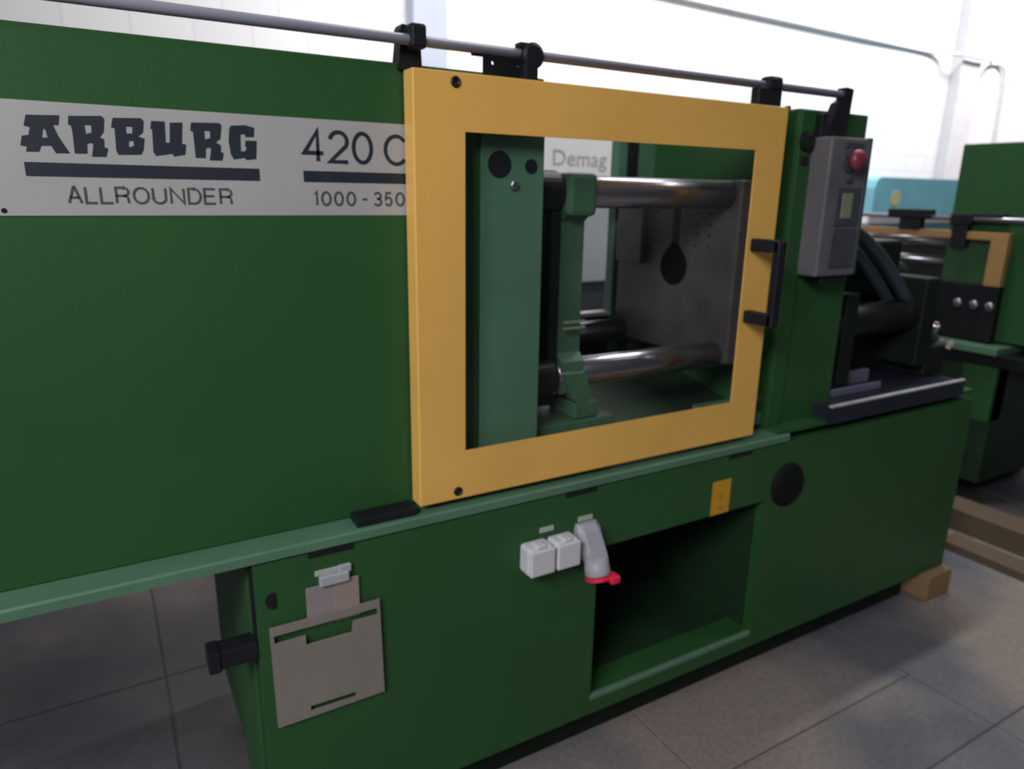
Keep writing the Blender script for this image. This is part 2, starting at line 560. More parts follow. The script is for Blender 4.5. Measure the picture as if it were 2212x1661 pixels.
wall = struct('wall_back', bx(-8, 22, 4.6, 4.8, 0, 6.5), WALLB)
pil = struct('trim_1', bx(2.40, 2.70, 4.45, 4.6, 0, 6.4, bev=0.01), COLM)
obj('trim_2', bx(10.08, 10.52, 4.46, 4.6, 0, 6.4, bev=0.01), PIPEM)['kind'] = 'structure'
tag(obj('wall_conduit', tube(B(), [(3.5, 4.575, 3.34), (5.485, 4.575, 3.304), (8, 4.575, 3.27), (9.55, 4.575, 3.25), (9.95, 4.43, 3.245), (10.65, 4.43, 3.24), (10.95, 4.575, 3.245), (11.2, 4.575, 3.25),
                                   (11.33, 4.56, 3.10), (11.40, 4.56, 2.3), (11.42, 4.56, 0.1)], 0.018, seg=10), PIPEM, smooth=True),
    'thin white conduit running along the white back wall and down', 'conduit')

# ------------------------------------------------------------------ the green machine in front
M1 = thing('injection_molding_machine', 'large green injection molding machine with a yellow framed sliding guard door, nearest the viewer',
           'machine', (1.43, 0.35, 0.0))

# base: hollow steel cabinet with a big opening in the front
X0, X1, Z0, Z1, YB = 0.19, 2.67, 0.10, 0.761, 0.69
OX0, OX1, OZ0, OZ1 = 1.008, 1.614, 0.157, 0.592
bm = B()
box(bm, X0, OX0, 0.0, YB, Z0, Z1)
box(bm, OX1, X1, 0.0, YB, Z0, Z1)
box(bm, OX0, OX1, 0.0, YB, OZ1, Z1)
box(bm, OX0, OX1, 0.0, YB, Z0, OZ0-0.012)
box(bm, OX0, OX1, 0.58, YB, OZ0-0.012, OZ1)
bmesh.ops.remove_doubles(bm, verts=bm.verts, dist=1e-5)
seen = {}
for f in list(bm.faces):
    k = tuple(sorted(v.index for v in f.verts))
bm.verts.index_update()
for f in list(bm.faces):
    k = tuple(sorted(v.index for v in f.verts))
    seen.setdefault(k, []).append(f)
dead = [f for fs in seen.values() if len(fs) > 1 for f in fs]
bmesh.ops.delete(bm, geom=dead, context='FACES')
obj('base_cabinet', bm, GREEN, M1)
obj('niche_shade_back', bx(OX0, OX1, 0.40, 0.415, OZ0-0.012, OZ1), BLACKG, M1)  # black sheet added as the shade deep in the opening
obj('niche_shade_liner', bx(OX1-0.006, OX1, 0.03, 0.40, OZ0, OZ1), DGREEN, M1)  # dark sheet added as shade on the right inner wall
obj('niche_shade_liner', bx(OX0, OX1-0.006, 0.10, 0.40, OZ0-0.012, OZ0-0.004), DGREEN, M1)  # dark sheet added as shade on the opening floor
obj('opening_sill', bx(OX0, OX1, -0.003, 0.012, OZ0-0.016, OZ0, bev=0.003), GREEN_IN, M1)  # paler green puts the sill's highlight into its colour
obj('front_skirt', bx(OX0-0.004, OX1+0.004, -0.001, 0.010, Z0, OZ0-0.016), GREEN, M1)
obj('under_base_shade', bx(0.25, 2.50, 0.045, 0.64, 0.0, 0.101), BLACKG, M1)  # black block added for the shadow under the base
# side slot by the front corner and the black bar that sticks out to the left
obj('side_slot', bx(0.186, 0.192, 0.006, 0.030, 0.60, 0.755), BLACK, M1)
obj('side_corner_strip', bx(0.182, 0.192, 0.035, 0.26, 0.11, 0.755, bev=0.003), GREEN, M1)
bm = B(); box(bm, 0.118, 0.190, 0.0, 0.045, 0.559, 0.598, bev=0.003); box(bm, 0.098, 0.120, -0.003, 0.047, 0.556, 0.600, bev=0.003)
obj('clamp_bar', bm, BLACK, M1, 'black square bar end sticking out of the base side')

# rail the door slides on
bm = prism_x(B(), [(-0.004, 0.766), (-0.004, 0.783), (0.0, 0.787), (0.075, 0.787), (0.075, 0.762), (0.006, 0.762)], -1.6, 1.685)
obj('slide_rail', bm, GREEN_IN, M1)
obj('rail_stop', bx(0.398, 0.530, 0.008, 0.056, 0.786, 0.804, bev=0.003), BLACK, M1, 'black door stop on the slide rail')
for a, b_ in ((0.294, 0.386), (0.903, 0.995), (1.445, 1.535)):
    obj('vent_slot', bx(a, b_, -0.0025, 0.002, 0.7505, 0.7625, bev=0.001, seg=1), BLACK, M1, 'black slot under the slide rail')

# hood over the clamp, left part
obj('clamp_hood', bx(-1.6, 0.852, 0.060, 0.62, 0.787, 1.677, bev=0.004), GREEN, M1)
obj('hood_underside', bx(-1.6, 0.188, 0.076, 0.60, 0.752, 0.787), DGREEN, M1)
ip = obj('inner_cover', bx(0.700, 0.851, 0.052, 0.060, 0.80, 1.66, bev=0.002), GREEN_IN, M1)
obj('cover_hole', cyl(B(), (0.742, 0.0505, 1.504), (0.742, 0.056, 1.504), 0.027), BLACK, ip)
obj('cover_hole', cyl(B(), (0.818, 0.0505, 1.502), (0.818, 0.056, 1.502), 0.015), BLACK, ip)
obj('cover_bolt', lathe(B(), (0.776, 0.0525, 1.463), (0, -1, 0), [(0, 0.010), (0.006, 0.010), (0.008, 0.007)], seg=6), STEEL, ip)

# the long name plate with its print
NP = plate('name_plate', [rect(-1.58, 0.60, 1.4025, 1.5695)], 0.0585, 0.0605, PLATE, M1, 'long off-white name plate on the green hood')
LET = [
    ('A', [[(-0.0624, 1.5489), (-0.0200, 1.5506), (-0.0229, 1.537), (-0.0299, 1.5366), (-0.025, 1.5207), (-0.0128, 1.4964), (-0.0309, 1.4958), (-0.0358, 1.5066), (-0.0487, 1.506), (-0.0526, 1.4972), (-0.0686, 1.4966), (-0.0668, 1.5038), (-0.0747, 1.5053), (-0.0712, 1.5188), (-0.0625, 1.5206), (-0.0594, 1.5314), (-0.0645, 1.533), (-0.0669, 1.5337)],
           [(-0.0434, 1.5309), (-0.0401, 1.5289), (-0.0387, 1.5177), (-0.0464, 1.5173)]]),
    ('R', [[(-0.0078, 1.5507), (0.0363, 1.5533), (0.0393, 1.5498), (0.0366, 1.5303), (0.0301, 1.5216), (0.0358, 1.5191), (0.0348, 1.5073), (0.0398, 1.5052), (0.0357, 1.4928), (0.0168, 1.4926), (0.0206, 1.51), (0.0176, 1.5131), (0.0119, 1.5114), (0.0106, 1.497), (-0.0059, 1.4964), (-0.0053, 1.528), (-0.0062, 1.5371), (-0.0097, 1.5382)],
           [(0.0115, 1.539), (0.0211, 1.5391), (0.0202, 1.528), (0.0119, 1.5253)]]),
    ('B', [[(0.0516, 1.5515), (0.0912, 1.5534), (0.0944, 1.5494), (0.0917, 1.5322), (0.0838, 1.5256), (0.0929, 1.5228), (0.0897, 1.5054), (0.0853, 1.498), (0.0532, 1.4968), (0.0512, 1.5029), (0.0525, 1.5367), (0.0478, 1.5374)],
           [(0.0681, 1.5399), (0.0778, 1.54), (0.0766, 1.5295), (0.0678, 1.5291)],
           [(0.0705, 1.5184), (0.0768, 1.5187), (0.0774, 1.5116), (0.0726, 1.5087), (0.0688, 1.5107)]]),
    ('U', [[(0.1058, 1.5502), (0.1249, 1.5504), (0.1241, 1.5374), (0.1231, 1.5181), (0.1296, 1.5179), (0.1326, 1.5489), (0.151, 1.5505), (0.1473, 1.5172), (0.1534, 1.5165), (0.1509, 1.5007), (0.134, 1.4971), (0.1312, 1.5014), (0.1071, 1.497), (0.104, 1.5027), (0.1057, 1.5364), (0.1032, 1.5387)]]),
    ('R', [[(0.1647, 1.5513), (0.2084, 1.5529), (0.2111, 1.5491), (0.2073, 1.528), (0.1994, 1.5221), (0.2074, 1.518), (0.2065, 1.5068), (0.2108, 1.5055), (0.2078, 1.4932), (0.1885, 1.4931), (0.192, 1.5113), (0.1883, 1.5136), (0.1832, 1.5114), (0.1819, 1.4964), (0.1668, 1.4963), (0.1663, 1.5368), (0.1622, 1.539)],
           [(0.1833, 1.5396), (0.1926, 1.5396), (0.1921, 1.5282), (0.1831, 1.5258)]]),
    ('G', [[(0.2275, 1.55), (0.2494, 1.5518), (0.2635, 1.5485), (0.2619, 1.5337), (0.2484, 1.533), (0.2473, 1.538), (0.2401, 1.5366), (0.2389, 1.5092), (0.2461, 1.5095), (0.249, 1.5137), (0.2469, 1.5192), (0.248, 1.5269), (0.266, 1.5272), (0.2633, 1.4978), (0.2471, 1.4956), (0.2443, 1.4991), (0.2267, 1.4959), (0.2227, 1.5034), (0.2209, 1.5246), (0.2238, 1.5468)]]),
]
for _, loops in LET:
    plate('letter', loops, 0.0575, 0.0590, INK, NP)
plate('printed_bar', [rect(-0.0735, 0.267, 1.4615, 1.4815)], 0.0575, 0.0590, INK, NP)
plate('printed_bar', [rect(0.3435, 0.598, 1.4615, 1.4805)], 0.0575, 0.0590, INK, NP)
strokes('lettering', list(zip('ALLROUNDER', (-0.0243, -0.0007, 0.0200, 0.0416, 0.0667, 0.0947, 0.1215, 0.1483, 0.1731, 0.1983),
                                (-0.0035, 0.0177, 0.0398, 0.0630, 0.0916, 0.1171, 0.1445, 0.1704, 0.1936, 0.2200))), 1.4203, 1.4479, 0.0036, 0.0578, 0.0590, INK2, NP)
strokes('lettering', [('4', 0.3437, 0.3843), ('2', 0.3899, 0.4297), ('0', 0.4343, 0.4749)], 1.4943, 1.5525, 0.0070, 0.0578, 0.0590, INK, NP)
strokes('lettering', [('C', 0.4959, 0.5460)], 1.4939, 1.5510, 0.0068, 0.0578, 0.0590, INK, NP)
strokes('lettering', list(zip('1000-350', (0.3600, 0.3729, 0.3967, 0.4199, 0.4493, 0.4721, 0.4941, 0.5164), (0.3684, 0.3922, 0.4152, 0.4386, 0.4625, 0.4904, 0.5114, 0.5360))),
        1.4190, 1.4458, 0.0040, 0.0578, 0.0590, INK2, NP)
obj('rivet', lathe(B(), (-0.108, 0.0585, 1.410), (0, -1, 0), [(0, 0.004), (0.0015, 0.003)], seg=10), BLACKM, NP)

# ---- sliding guard door
DX0, DX1, DZ0, DZ1 = 0.536, 1.541, 0.803, 1.664
WX0, WX1, WZ0, WZ1 = 0.642, 1.440, 0.912, 1.559
DY0, DY1 = 0.008, 0.050
bm = B()
o = [(DX0, DZ0), (DX1, DZ0), (DX1, DZ1), (DX0, DZ1)]
w = [(WX0, WZ0), (WX1, WZ0), (WX1, WZ1), (WX0, WZ1)]
sk = 0.0035
oi = [(DX0+sk, DZ0+sk), (DX1-sk, DZ0+sk), (DX1-sk, DZ1-sk), (DX0+sk, DZ1-sk)]
vo0 = [bm.verts.new((x, DY0, z)) for x, z in o]; vo1 = [bm.verts.new((x, DY1, z)) for x, z in o]
vw0 = [bm.verts.new((x, DY0, z)) for x, z in w]; vw1 = [bm.verts.new((x, DY0+sk, z)) for x, z in w]
vi0 = [bm.verts.new((x, DY0+sk, z)) for x, z in oi]; vi1 = [bm.verts.new((x, DY1, z)) for x, z in oi]
for i in range(4):
    j = (i+1) % 4
    bm.faces.new((vo0[i], vo0[j], vw0[j], vw0[i]))
    bm.faces.new((vo0[j], vo0[i], vo1[i], vo1[j]))
    bm.faces.new((vw0[i], vw0[j], vw1[j], vw1[i]))
    bm.faces.new((vi0[j], vi0[i], vw1[i], vw1[j]))
    bm.faces.new((vi0[i], vi0[j], vi1[j], vi1[i]))
    bm.faces.new((vo1[i], vo1[j], vi1[j], vi1[i]))
es = [e for e in bm.edges if all(v in vo0 for v in e.verts) or (e.verts[0] in vo0 and e.verts[1] in vo1) or (e.verts[1] in vo0 and e.verts[0] in vo1)]
bmesh.ops.bevel(bm, geom=es, offset=0.003, segments=3, affect='EDGES', profile=0.5)
DOOR = obj('guard_door', bm, YELLOW, M1, 'yellow painted sliding guard door with a clear window')
obj('window_pane', bx(WX0-0.02, WX1+0.02, 0.012, 0.016, WZ0-0.02, WZ1+0.02), GLASS, DOOR, 'clear window pane')
for x, z in ((0.622, 1.646), (0.624, 0.822)):
    obj('door_screw', lathe(B(), (x, 0.0085, z), (0, -1, 0), [(0, 0.0105), (0.002, 0.0105), (0.004, 0.008), (0.0015, 0.004)], seg=16), BLACKM, DOOR)
# bow handle
bm = B()
for z in (1.330, 1.146):
    box(bm, 1.450, 1.476, -0.082, 0.008, z-0.016, z+0.016, bev=0.004)
box(bm, 1.450, 1.476, -0.088, -0.064, 1.128, 1.346, bev=0.006)
obj('door_handle', bm, BLACK, DOOR, 'black bow handle')
# carriages on top of the door
plate('hanger_plate', [[(0.692, 1.660), (0.803, 1.660), (0.803, 1.7085), (0.664, 1.7085), (0.668, 1.699), (0.692, 1.699)],
                       circ(0.712, 1.690, 0.0038, 12), circ(0.770, 1.690, 0.0038, 12)], 0.028, 0.034, BLACKM, DOOR, 'black hanger plate with two holes')
bm = B()
lathe(bm, (0.795, 0.010, 1.709), (0, 1, 0), [(0, 0.018), (0.004, 0.0245), (0.036, 0.0245), (0.040, 0.018)])
box(bm, 0.776, 0.806, 0.012, 0.046, 1.664, 1.70, bev=0.003)
box(bm, 0.768, 0.80, 0.020, 0.044, 1.722, 1.733, bev=0.003)
obj('door_roller', bm, BLACK, DOOR, smooth=False)
bm = B()
box(bm, 1.440, 1.522, 0.016, 0.046, 1.662, 1.708, bev=0.006)
box(bm, 1.470, 1.518, 0.012, 0.048, 1.700, 1.733, bev=0.008)
obj('door_roller', bm, BLACK, DOOR)

# guide rod and its brackets
obj('guide_rod', cyl(B(), (-1.5, 0.031, 1.7125), (1.79, 0.031, 1.7125), 0.0095, seg=20), ROD, M1, 'grey steel guide rod above the door', smooth=True)
bm = prism_y(B(), [(0.526, 1.665), (0.574, 1.665), (0.571, 1.715), (0.566, 1.738), (0.536, 1.742), (0.531, 1.732), (0.532, 1.712)], 0.051, 0.085)
box(bm, 0.538, 0.570, 0.016, 0.055, 1.698, 1.740, bev=0.006)
obj('rod_bracket', bm, BLACK, M1, 'black bracket holding the rod on the hood')
bm = prism_y(B(), [(1.745, 1.600), (1.775, 1.605), (1.792, 1.655), (1.797, 1.727), (1.768, 1.730), (1.764, 1.700), (1.745, 1.690), (1.722, 1.640), (1.718, 1.600)], 0.018, 0.046)
box(bm, 1.715, 1.775, 0.040, 0.062, 1.60, 1.665, bev=0.003)
obj('rod_bracket', bm, BLACK, M1, 'black bracket holding the rod on the right column')

# ---- column right of the door and the jamb between
obj('column_cover', bx(1.648, 1.935, 0.060, 0.62, 0.790, 1.674, bev=0.004), GREEN, M1)
obj('column_fold', bx(1.648, 1.705, 0.052, 0.0605, 0.796, 1.670, bev=0.003), GREEN, M1)
jm = obj('door_jamb', bx(1.56, 1.649, 0.075, 0.12, 1.02, 1.668, bev=0.002), GREEN, M1)
obj('jamb_buffer', lathe(B(), (1.672, 0.052, 1.592), (0, -1, 0), [(0, 0.026), (0.012, 0.024), (0.016, 0.015)], seg=24), BLACK, M1, 'black rubber buffer disc', smooth=False)
obj('jamb_switch', bx(1.658, 1.680, 0.044, 0.053, 1.533, 1.555, bev=0.002), BLACK, M1)
obj('sill_bar', bx(1.40, 1.648, 0.085, 0.110, 0.868, 0.884, bev=0.002), GREEN_IN, M1)
obj('sill_bar', bx(1.40, 1.648, 0.075, 0.120, 0.800, 0.835, bev=0.002), GREEN_IN, M1)
obj('sill_block', bx(1.58, 1.645, 0.10, 0.14, 0.90, 0.965, bev=0.002), BLACK, M1)
obj('top_pin', cyl(B(), (1.645, 0.10, 1.665), (1.645, 0.10, 1.682), 0.008, seg=12), BLACK, M1)

# control box on the column
CB = obj('control_box', bx(1.700, 1.858, -0.010, 0.058, 1.238, 1.604, bev=0.006), CTRL, M1, 'grey hand control box')
obj('label_slot', bx(1.752, 1.830, -0.013, -0.009, 1.578, 1.592, bev=0.001), CTRLD, CB)
bm = B()
lathe(bm, (1.778, -0.010, 1.546), (0, -1, 0), [(0, 0.016), (0.016, 0.016), (0.018, 0.027), (0.030, 0.027), (0.038, 0.018), (0.040, 0.004)])
obj('emergency_button', bm, REDB, CB, 'red mushroom emergency button', smooth=True)
obj('button_collar', lathe(B(), (1.778, -0.010, 1.546), (0, -1, 0), [(0, 0.032), (0.006, 0.031), (0.008, 0.024)]), CTRLD, CB)
obj('key_switch', lathe(B(), (1.782, -0.010, 1.500), (0, -1, 0), [(0, 0.013), (0.008, 0.012), (0.010, 0.006)], seg=18), CTRLD, CB)
obj('display_bezel', bx(1.742, 1.842, -0.014, -0.009, 1.375, 1.476, bev=0.002), CTRLD, CB)
obj('display', bx(1.764, 1.806, -0.0165, -0.013, 1.395, 1.461, bev=0.001), LCD, CB, 'dull yellow-green display')
obj('keypad', bx(1.742, 1.846, -0.014, -0.009, 1.262, 1.368, bev=0.002), CTRLD, CB)
obj('box_edge', bx(1.848, 1.862, -0.015, 0.058, 1.24, 1.606, bev=0.003), CTRLD, CB)
obj('cable_foot', bx(1.742, 1.842, 0.0, 0.05, 1.214, 1.240, bev=0.006), BLACK, CB)

# ---- clamp unit seen through the window
for y in (0.15, 0.57):
    for z in (1.452, 1.012):
        obj('tie_bar', cyl(B(), (0.80, y, z), (1.70, y, z), 0.037, seg=32), CHROME, M1, 'chromed tie bar', smooth=True)
for z in (1.452, 1.012):
    obj('bar_sleeve', lathe(B(), (0.853, 0.15, z), (1, 0, 0), [(0, 0.048), (0.085, 0.048), (0.095, 0.042)]), BLACKM, M1)
bm = B()
prism_x(bm, [(0.115, 1.40), (0.115, 1.49), (0.60, 1.49), (0.60, 0.97), (0.115, 0.97), (0.115, 1.05), (0.135, 1.07), (0.135, 1.385)], 0.955, 1.022)
for z in (1.452,):
    box(bm, 0.95, 1.032, 0.098, 0.20, z-0.055, z+0.043, bev=0.012)
MPL = obj('moving_platen', bm, CASTG, M1)
obj('mold_face', bx(1.022, 1.028, 0.16, 0.56, 1.02, 1.44), IRON, MPL)
bm = prism_y(B(), [(0.957, 1.022), (1.020, 1.022), (1.040, 0.965), (1.036, 0.945), (1.000, 0.945), (0.985, 0.955)], 0.100, 0.20)
obj('platen_foot', bm, CASTG, M1)
obj('platen_shoe', bx(0.990, 1.062, 0.098, 0.22, 0.905, 0.945, bev=0.003), CASTG, M1)
obj('slide_way', bx(0.86, 1.110, 0.088, 0.24, 0.830, 0.903, bev=0.004), CASTG, M1)
for z in (1.131, 1.146):
    obj('edge_strip', bx(0.957, 1.020, 0.110, 0.116, z, z+0.006, bev=0.001), LCD, M1)
obj('platen_shade_plate', bx(0.925, 0.954, 0.13, 0.59, 0.97, 1.49, bev=0.006), BLACKG, M1)  # black plate added as shade on the platen's left side
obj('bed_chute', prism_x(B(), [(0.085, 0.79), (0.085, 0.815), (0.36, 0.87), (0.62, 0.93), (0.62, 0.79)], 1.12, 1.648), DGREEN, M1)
# fixed platen on the right, its clamping face looks left
bm = B()
box(bm, 1.500, 1.640, 0.095, 0.60, 0.99, 1.49, bev=0.006)
FPL = obj('fixed_platen', bm, IRON, M1, 'dark machined platen')
obj('nozzle_hole', prism_x(B(), [(0.335+0.055*math.sin(t), 1.243-0.055*math.cos(t)) for t in [math.radians(-140+280*i/28) for i in range(29)]]+[(0.343, 1.315), (0.327, 1.315)], 1.4975, 1.502), HOLE, FPL, 'black round nozzle hole')  # flat black plate, the dark of the recess put into its colour
obj('platen_groove', bx(1.4985, 1.502, 0.322, 0.348, 1.29, 1.46), BLACK, FPL)
bm = B()
for y in (0.20, 0.25, 0.42, 0.47):
    for z in (1.31, 1.34, 1.37, 1.40):
        cyl(bm, (1.4985, y, z), (1.502, y, z), 0.004, seg=10)
bh = obj('bolt_holes', bm, BLACK, FPL)
bh['kind'] = 'stuff'
obj('mold_clamp', bx(1.475, 1.50, 0.46, 0.58, 1.24, 1.42, bev=0.004), IRON, FPL)
# rear guard frame: post with black channel, low panel, open above
obj('rear_post', bx(1.50, 1.700, 0.625, 0.665, 0.79, 1.668, bev=0.003), GREEN_IN, M1)
obj('rear_post_channel', bx(1.535, 1.575, 0.618, 0.626, 0.80, 1.66, bev=0.002), BLACKM, M1)
obj('rear_panel', bx(0.852, 1.50, 0.63, 0.66, 0.79, 1.050, bev=0.003), BLACKM, M1)
obj('rear_panel_trim', bx(0.852, 1.50, 0.62, 0.665, 1.050, 1.064, bev=0.003), WHITEM, M1)
obj('ejector_cylinder', cyl(B(), (0.86, 0.36, 1.243), (0.955, 0.36, 1.243), 0.09, seg=28), BLACKM, M1)
obj('rear_rail', bx(0.852, 1.50, 0.63, 0.66, 1.645, 1.668, bev=0.003), GREEN_IN, M1)

# ---- drip tray and injection unit on the right half of the bed
bm = B()
box(bm, 1.86, 2.585, -0.002, 0.66, 0.787, 0.838)
obj('drip_tray', bm, NAVY, M1, 'dark navy steel drip tray')
obj('tray_lip', bx(1.862, 2.585, -0.004, 0.010, 0.838, 0.846, bev=0.003), LIP, M1, 'bright lip of the tray')
obj('bed_end_cover', bx(1.65, 2.668, 0.006, 0.66, 0.786, 0.797), GREEN, M1)
obj('tray_reflection', bx(1.95, 2.22, 0.075, 0.088, 0.838, 0.862, bev=0.003), BLUER, M1, 'blue-grey strip for a reflection in the tray')  # strips added to draw the reflected stripes as shapes
obj('tray_reflection', bx(1.95, 2.27, 0.155, 0.175, 0.838, 0.882, bev=0.003), BLUER, M1, 'blue-grey strip for a reflection in the tray')
obj('injection_cylinder', cyl(B(), (1.935, 0.16, 1.06), (2.42, 0.16, 1.06), 0.055, seg=28), BLACKM, M1, smooth=True)
obj('injection_cylinder', cyl(B(), (1.935, 0.50, 1.06), (2.42, 0.50, 1.06), 0.055, seg=28), BLACKM, M1, smooth=True)
obj('barrel_cover', bx(1.94, 2.46, 0.22, 0.46, 1.12, 1.31, bev=0.012), BLACKM, M1)
obj('carriage_plate', bx(2.44, 2.52, 0.10, 0.60, 0.88, 1.19, bev=0.008), BLACKG, M1)
obj('carriage_plate', bx(2.02, 2.08, 0.10, 0.60, 0.86, 1.16, bev=0.008), BLACKG, M1)
obj('unit_skirt', bx(1.95, 2.60, 0.24, 0.58, 0.838, 1.02, bev=0.006), BLACKM, M1)
obj('valve_block', bx(2.50, 2.62, 0.10, 0.26, 0.84, 0.945, bev=0.006), BLACKM, M1)
obj('drive_motor', lathe(B(), (2.50, 0.35, 1.16), (1, 0, 0), [(0, 0.07), (0.10, 0.07), (0.11, 0.06), (0.15, 0.06)]), BLACKM, M1)
for k, (x, y, z) in enumerate(((2.600, 0.14, 1.01), (2.585, 0.13, 0.965), (2.620, 0.12, 0.955), (2.648, 0.11, 0.945))):
    bm = B()
    lathe(bm, (x, y, z-0.02), (0.25*(k-1), -0.2, 1), [(0, 0.010), (0.012, 0.010), (0.013, 0.014), (0.024, 0.014), (0.026, 0.008), (0.034, 0.008)], seg=6)
    obj('hose_fitting', bm, BRASS, M1, 'dull metal hose fitting')
obj('hydraulic_hose', tube(B(), [(1.95, 0.13, 1.372), (2.05, 0.14, 1.352), (2.14, 0.15, 1.318), (2.26, 0.15, 1.243), (2.40, 0.15, 1.120), (2.50, 0.15, 1.02), (2.585, 0.13, 0.965)], 0.020), HOSE, M1, 'thick dark teal hose', smooth=True)
obj('hydraulic_hose', tube(B(), [(1.95, 0.18, 1.345), (2.05, 0.19, 1.320), (2.16, 0.19, 1.270), (2.28, 0.19, 1.180), (2.42, 0.18, 1.05), (2.52, 0.17, 0.965), (2.58, 0.16, 0.935)], 0.020), HOSE, M1, 'thick dark teal hose', smooth=True)

# ---- things fixed to the front of the base
obj('round_cap', lathe(B(), (1.702, 0.0, 0.625), (0, -1, 0), [(0, 0.068), (0.004, 0.068), (0.012, 0.060), (0.018, 0.040), (0.020, 0.010)], seg=40), RUBBER, M1, 'large round black rubber cap', smooth=True)
plate('cable_hole_plug', [[(0.222-0.014*math.cos(t), 0.679+0.017*math.sin(t)) for t in [math.pi*(-0.62+1.24*i/14) for i in range(15)]]], -0.003, 0.001, BLACK, M1, 'black plug near the base corner')
ST = obj('warning_sticker', bx(1.393, 1.462, -0.0012, 0.001, 0.592, 0.692), STICK, M1, 'yellow warning sticker above the opening')
FADED = mat('faded_brown_print', (0.40, 0.20, 0.02), 0.6, var=0.1)
for a_ in ((1.421, 1.433, 0.636, 0.650), (1.416, 1.440, 0.612, 0.615), (1.418, 1.438, 0.605, 0.608)):
    obj('faded_print', bx(a_[0], a_[1], -0.0018, -0.001, a_[2], a_[3]), FADED, ST)
# document pocket with cut-outs
plate('document_pocket', [[(0.212, 0.3965), (0.210, 0.6252), (0.433, 0.6242), (0.437, 0.398)],
                          [(0.2175, 0.589), (0.2170, 0.6066), (0.4270, 0.6062), (0.4285, 0.590), (0.375, 0.5905), (0.372, 0.5655), (0.2778, 0.5665), (0.2778, 0.5887)],
                          [(0.2785, 0.4105), (0.2785, 0.4232), (0.374, 0.4210), (0.374, 0.4085)]], -0.010, -0.006, POCKET, M1, 'beige document pocket with slot cut-outs')
obj('pocket_side', bx(0.2125, 0.2155, -0.0065, 0.001, 0.40, 0.622), POCKET, M1)
obj('pocket_side', bx(0.4305, 0.4335, -0.0065, 0.001, 0.40, 0.622), POCKET, M1)
obj('label_strip', bx(0.305, 0.357, -0.004, 0.001, 0.7085, 0.7195, bev=0.001), TAG, M1, 'white label strip above the papers')
obj('label_strip', bx(0.832, 0.870, -0.004, 0.001, 0.6765, 0.6885, bev=0.001), TAG, M1, 'white label strip above the sockets')
obj('label_strip', bx(0.942, 0.984, -0.004, 0.001, 0.6795, 0.6915, bev=0.001), TAG, M1, 'white label strip above the red socket')
bm = B(); box(bm, 0.312, 0.372, -0.012, 0.001, 0.686, 0.708, bev=0.003); box(bm, 0.352, 0.378, -0.008, 0.001, 0.704, 0.722, bev=0.003)
obj('paper_clip', bm, GREYP, M1, 'grey clip that holds the papers')
# two hinged-lid sockets
for x0, x1, z0, z1 in ((0.777, 0.846, 0.594, 0.664), (0.851, 0.918, 0.594, 0.664)):
    s_ = obj('power_socket', bx(x0, x1, -0.045, 0.001, z0, z1, bev=0.009, seg=3), WHITEP, M1, 'white power socket with a lid')
    obj('socket_lid', bx(x0+0.001, x1-0.001, -0.054, -0.043, z0+0.002, z1-0.003, bev=0.005, seg=3), WHITEP, s_)
    obj('lid_hinge', bx(x0+0.022, x1-0.022, -0.046, -0.016, z1-0.004, z1+0.006, bev=0.003), WHITEP, s_)
# sloping three-phase socket with a red collar
bm = B()
prof = [(0.935, 0.992, 0.001, -0.014, 0.676), (0.932, 1.000, 0.001, -0.030, 0.660), (0.934, 1.006, 0.001, -0.052, 0.615), (0.940, 1.006, 0.001, -0.060, 0.596), (0.941, 1.005, -0.004, -0.058, 0.590)]
rings = []
for x0, x1, yb, yf, z in prof:
    c = [(x0, yb), (x0, yf*0.55), (x0+(x1-x0)*0.18, yf), (x1-(x1-x0)*0.18, yf), (x1, yf*0.55), (x1, yb)]
    rings.append([bm.verts.new((x, y, z)) for x, y in c])
for A, C_ in zip(rings, rings[1:]):
    for i in range(6):
        j = (i+1) % 6
        bm.faces.new((A[i], A[j], C_[j], C_[i]))
bm.faces.new(rings[0][::-1]); bm.faces.new(rings[-1])
RS = obj('three_phase_socket', bm, GREYP, M1, 'pale grey sloping socket with a red lid')
obj('socket_barrel', lathe(B(), (0.973, -0.036, 0.594), (0.04, -0.30, -1), [(0, 0.030), (0.040, 0.032), (0.043, 0.030)]), GREYP, RS, smooth=True)
bm = B()
lathe(bm, (0.9755, -0.0485, 0.552), (0.04, -0.30, -1), [(0, 0.033), (0.010, 0.034), (0.012, 0.028)])
box(bm, 0.985, 1.012, -0.092, -0.060, 0.540, 0.560, bev=0.005)
obj('socket_lid', bm, REDP, RS, 'red lid of the socket')

# papers in the pocket: loose things
tag(obj('paper_sheet', bx(0.285, 0.346, -0.0035, -0.0015, 0.60, 0.688, bev=0.0005, seg=1), PAPER), 'pale lilac folded paper on the left, sticking out of the beige document pocket', 'paper')
tag(obj('paper_sheet', bx(0.340, 0.392, -0.0056, -0.0038, 0.60, 0.690, bev=0.0005, seg=1), PAPERP), 'pinkish folded paper on the right, sticking out of the beige document pocket', 'paper')

# wooden packing under the machine
tag(obj('wood_block', bx(2.535, 2.682, -0.035, 0.42, 0.0, 0.10, bev=0.004), WOOD), 'raw pine block under the end of the nearest green machine', 'wood block')

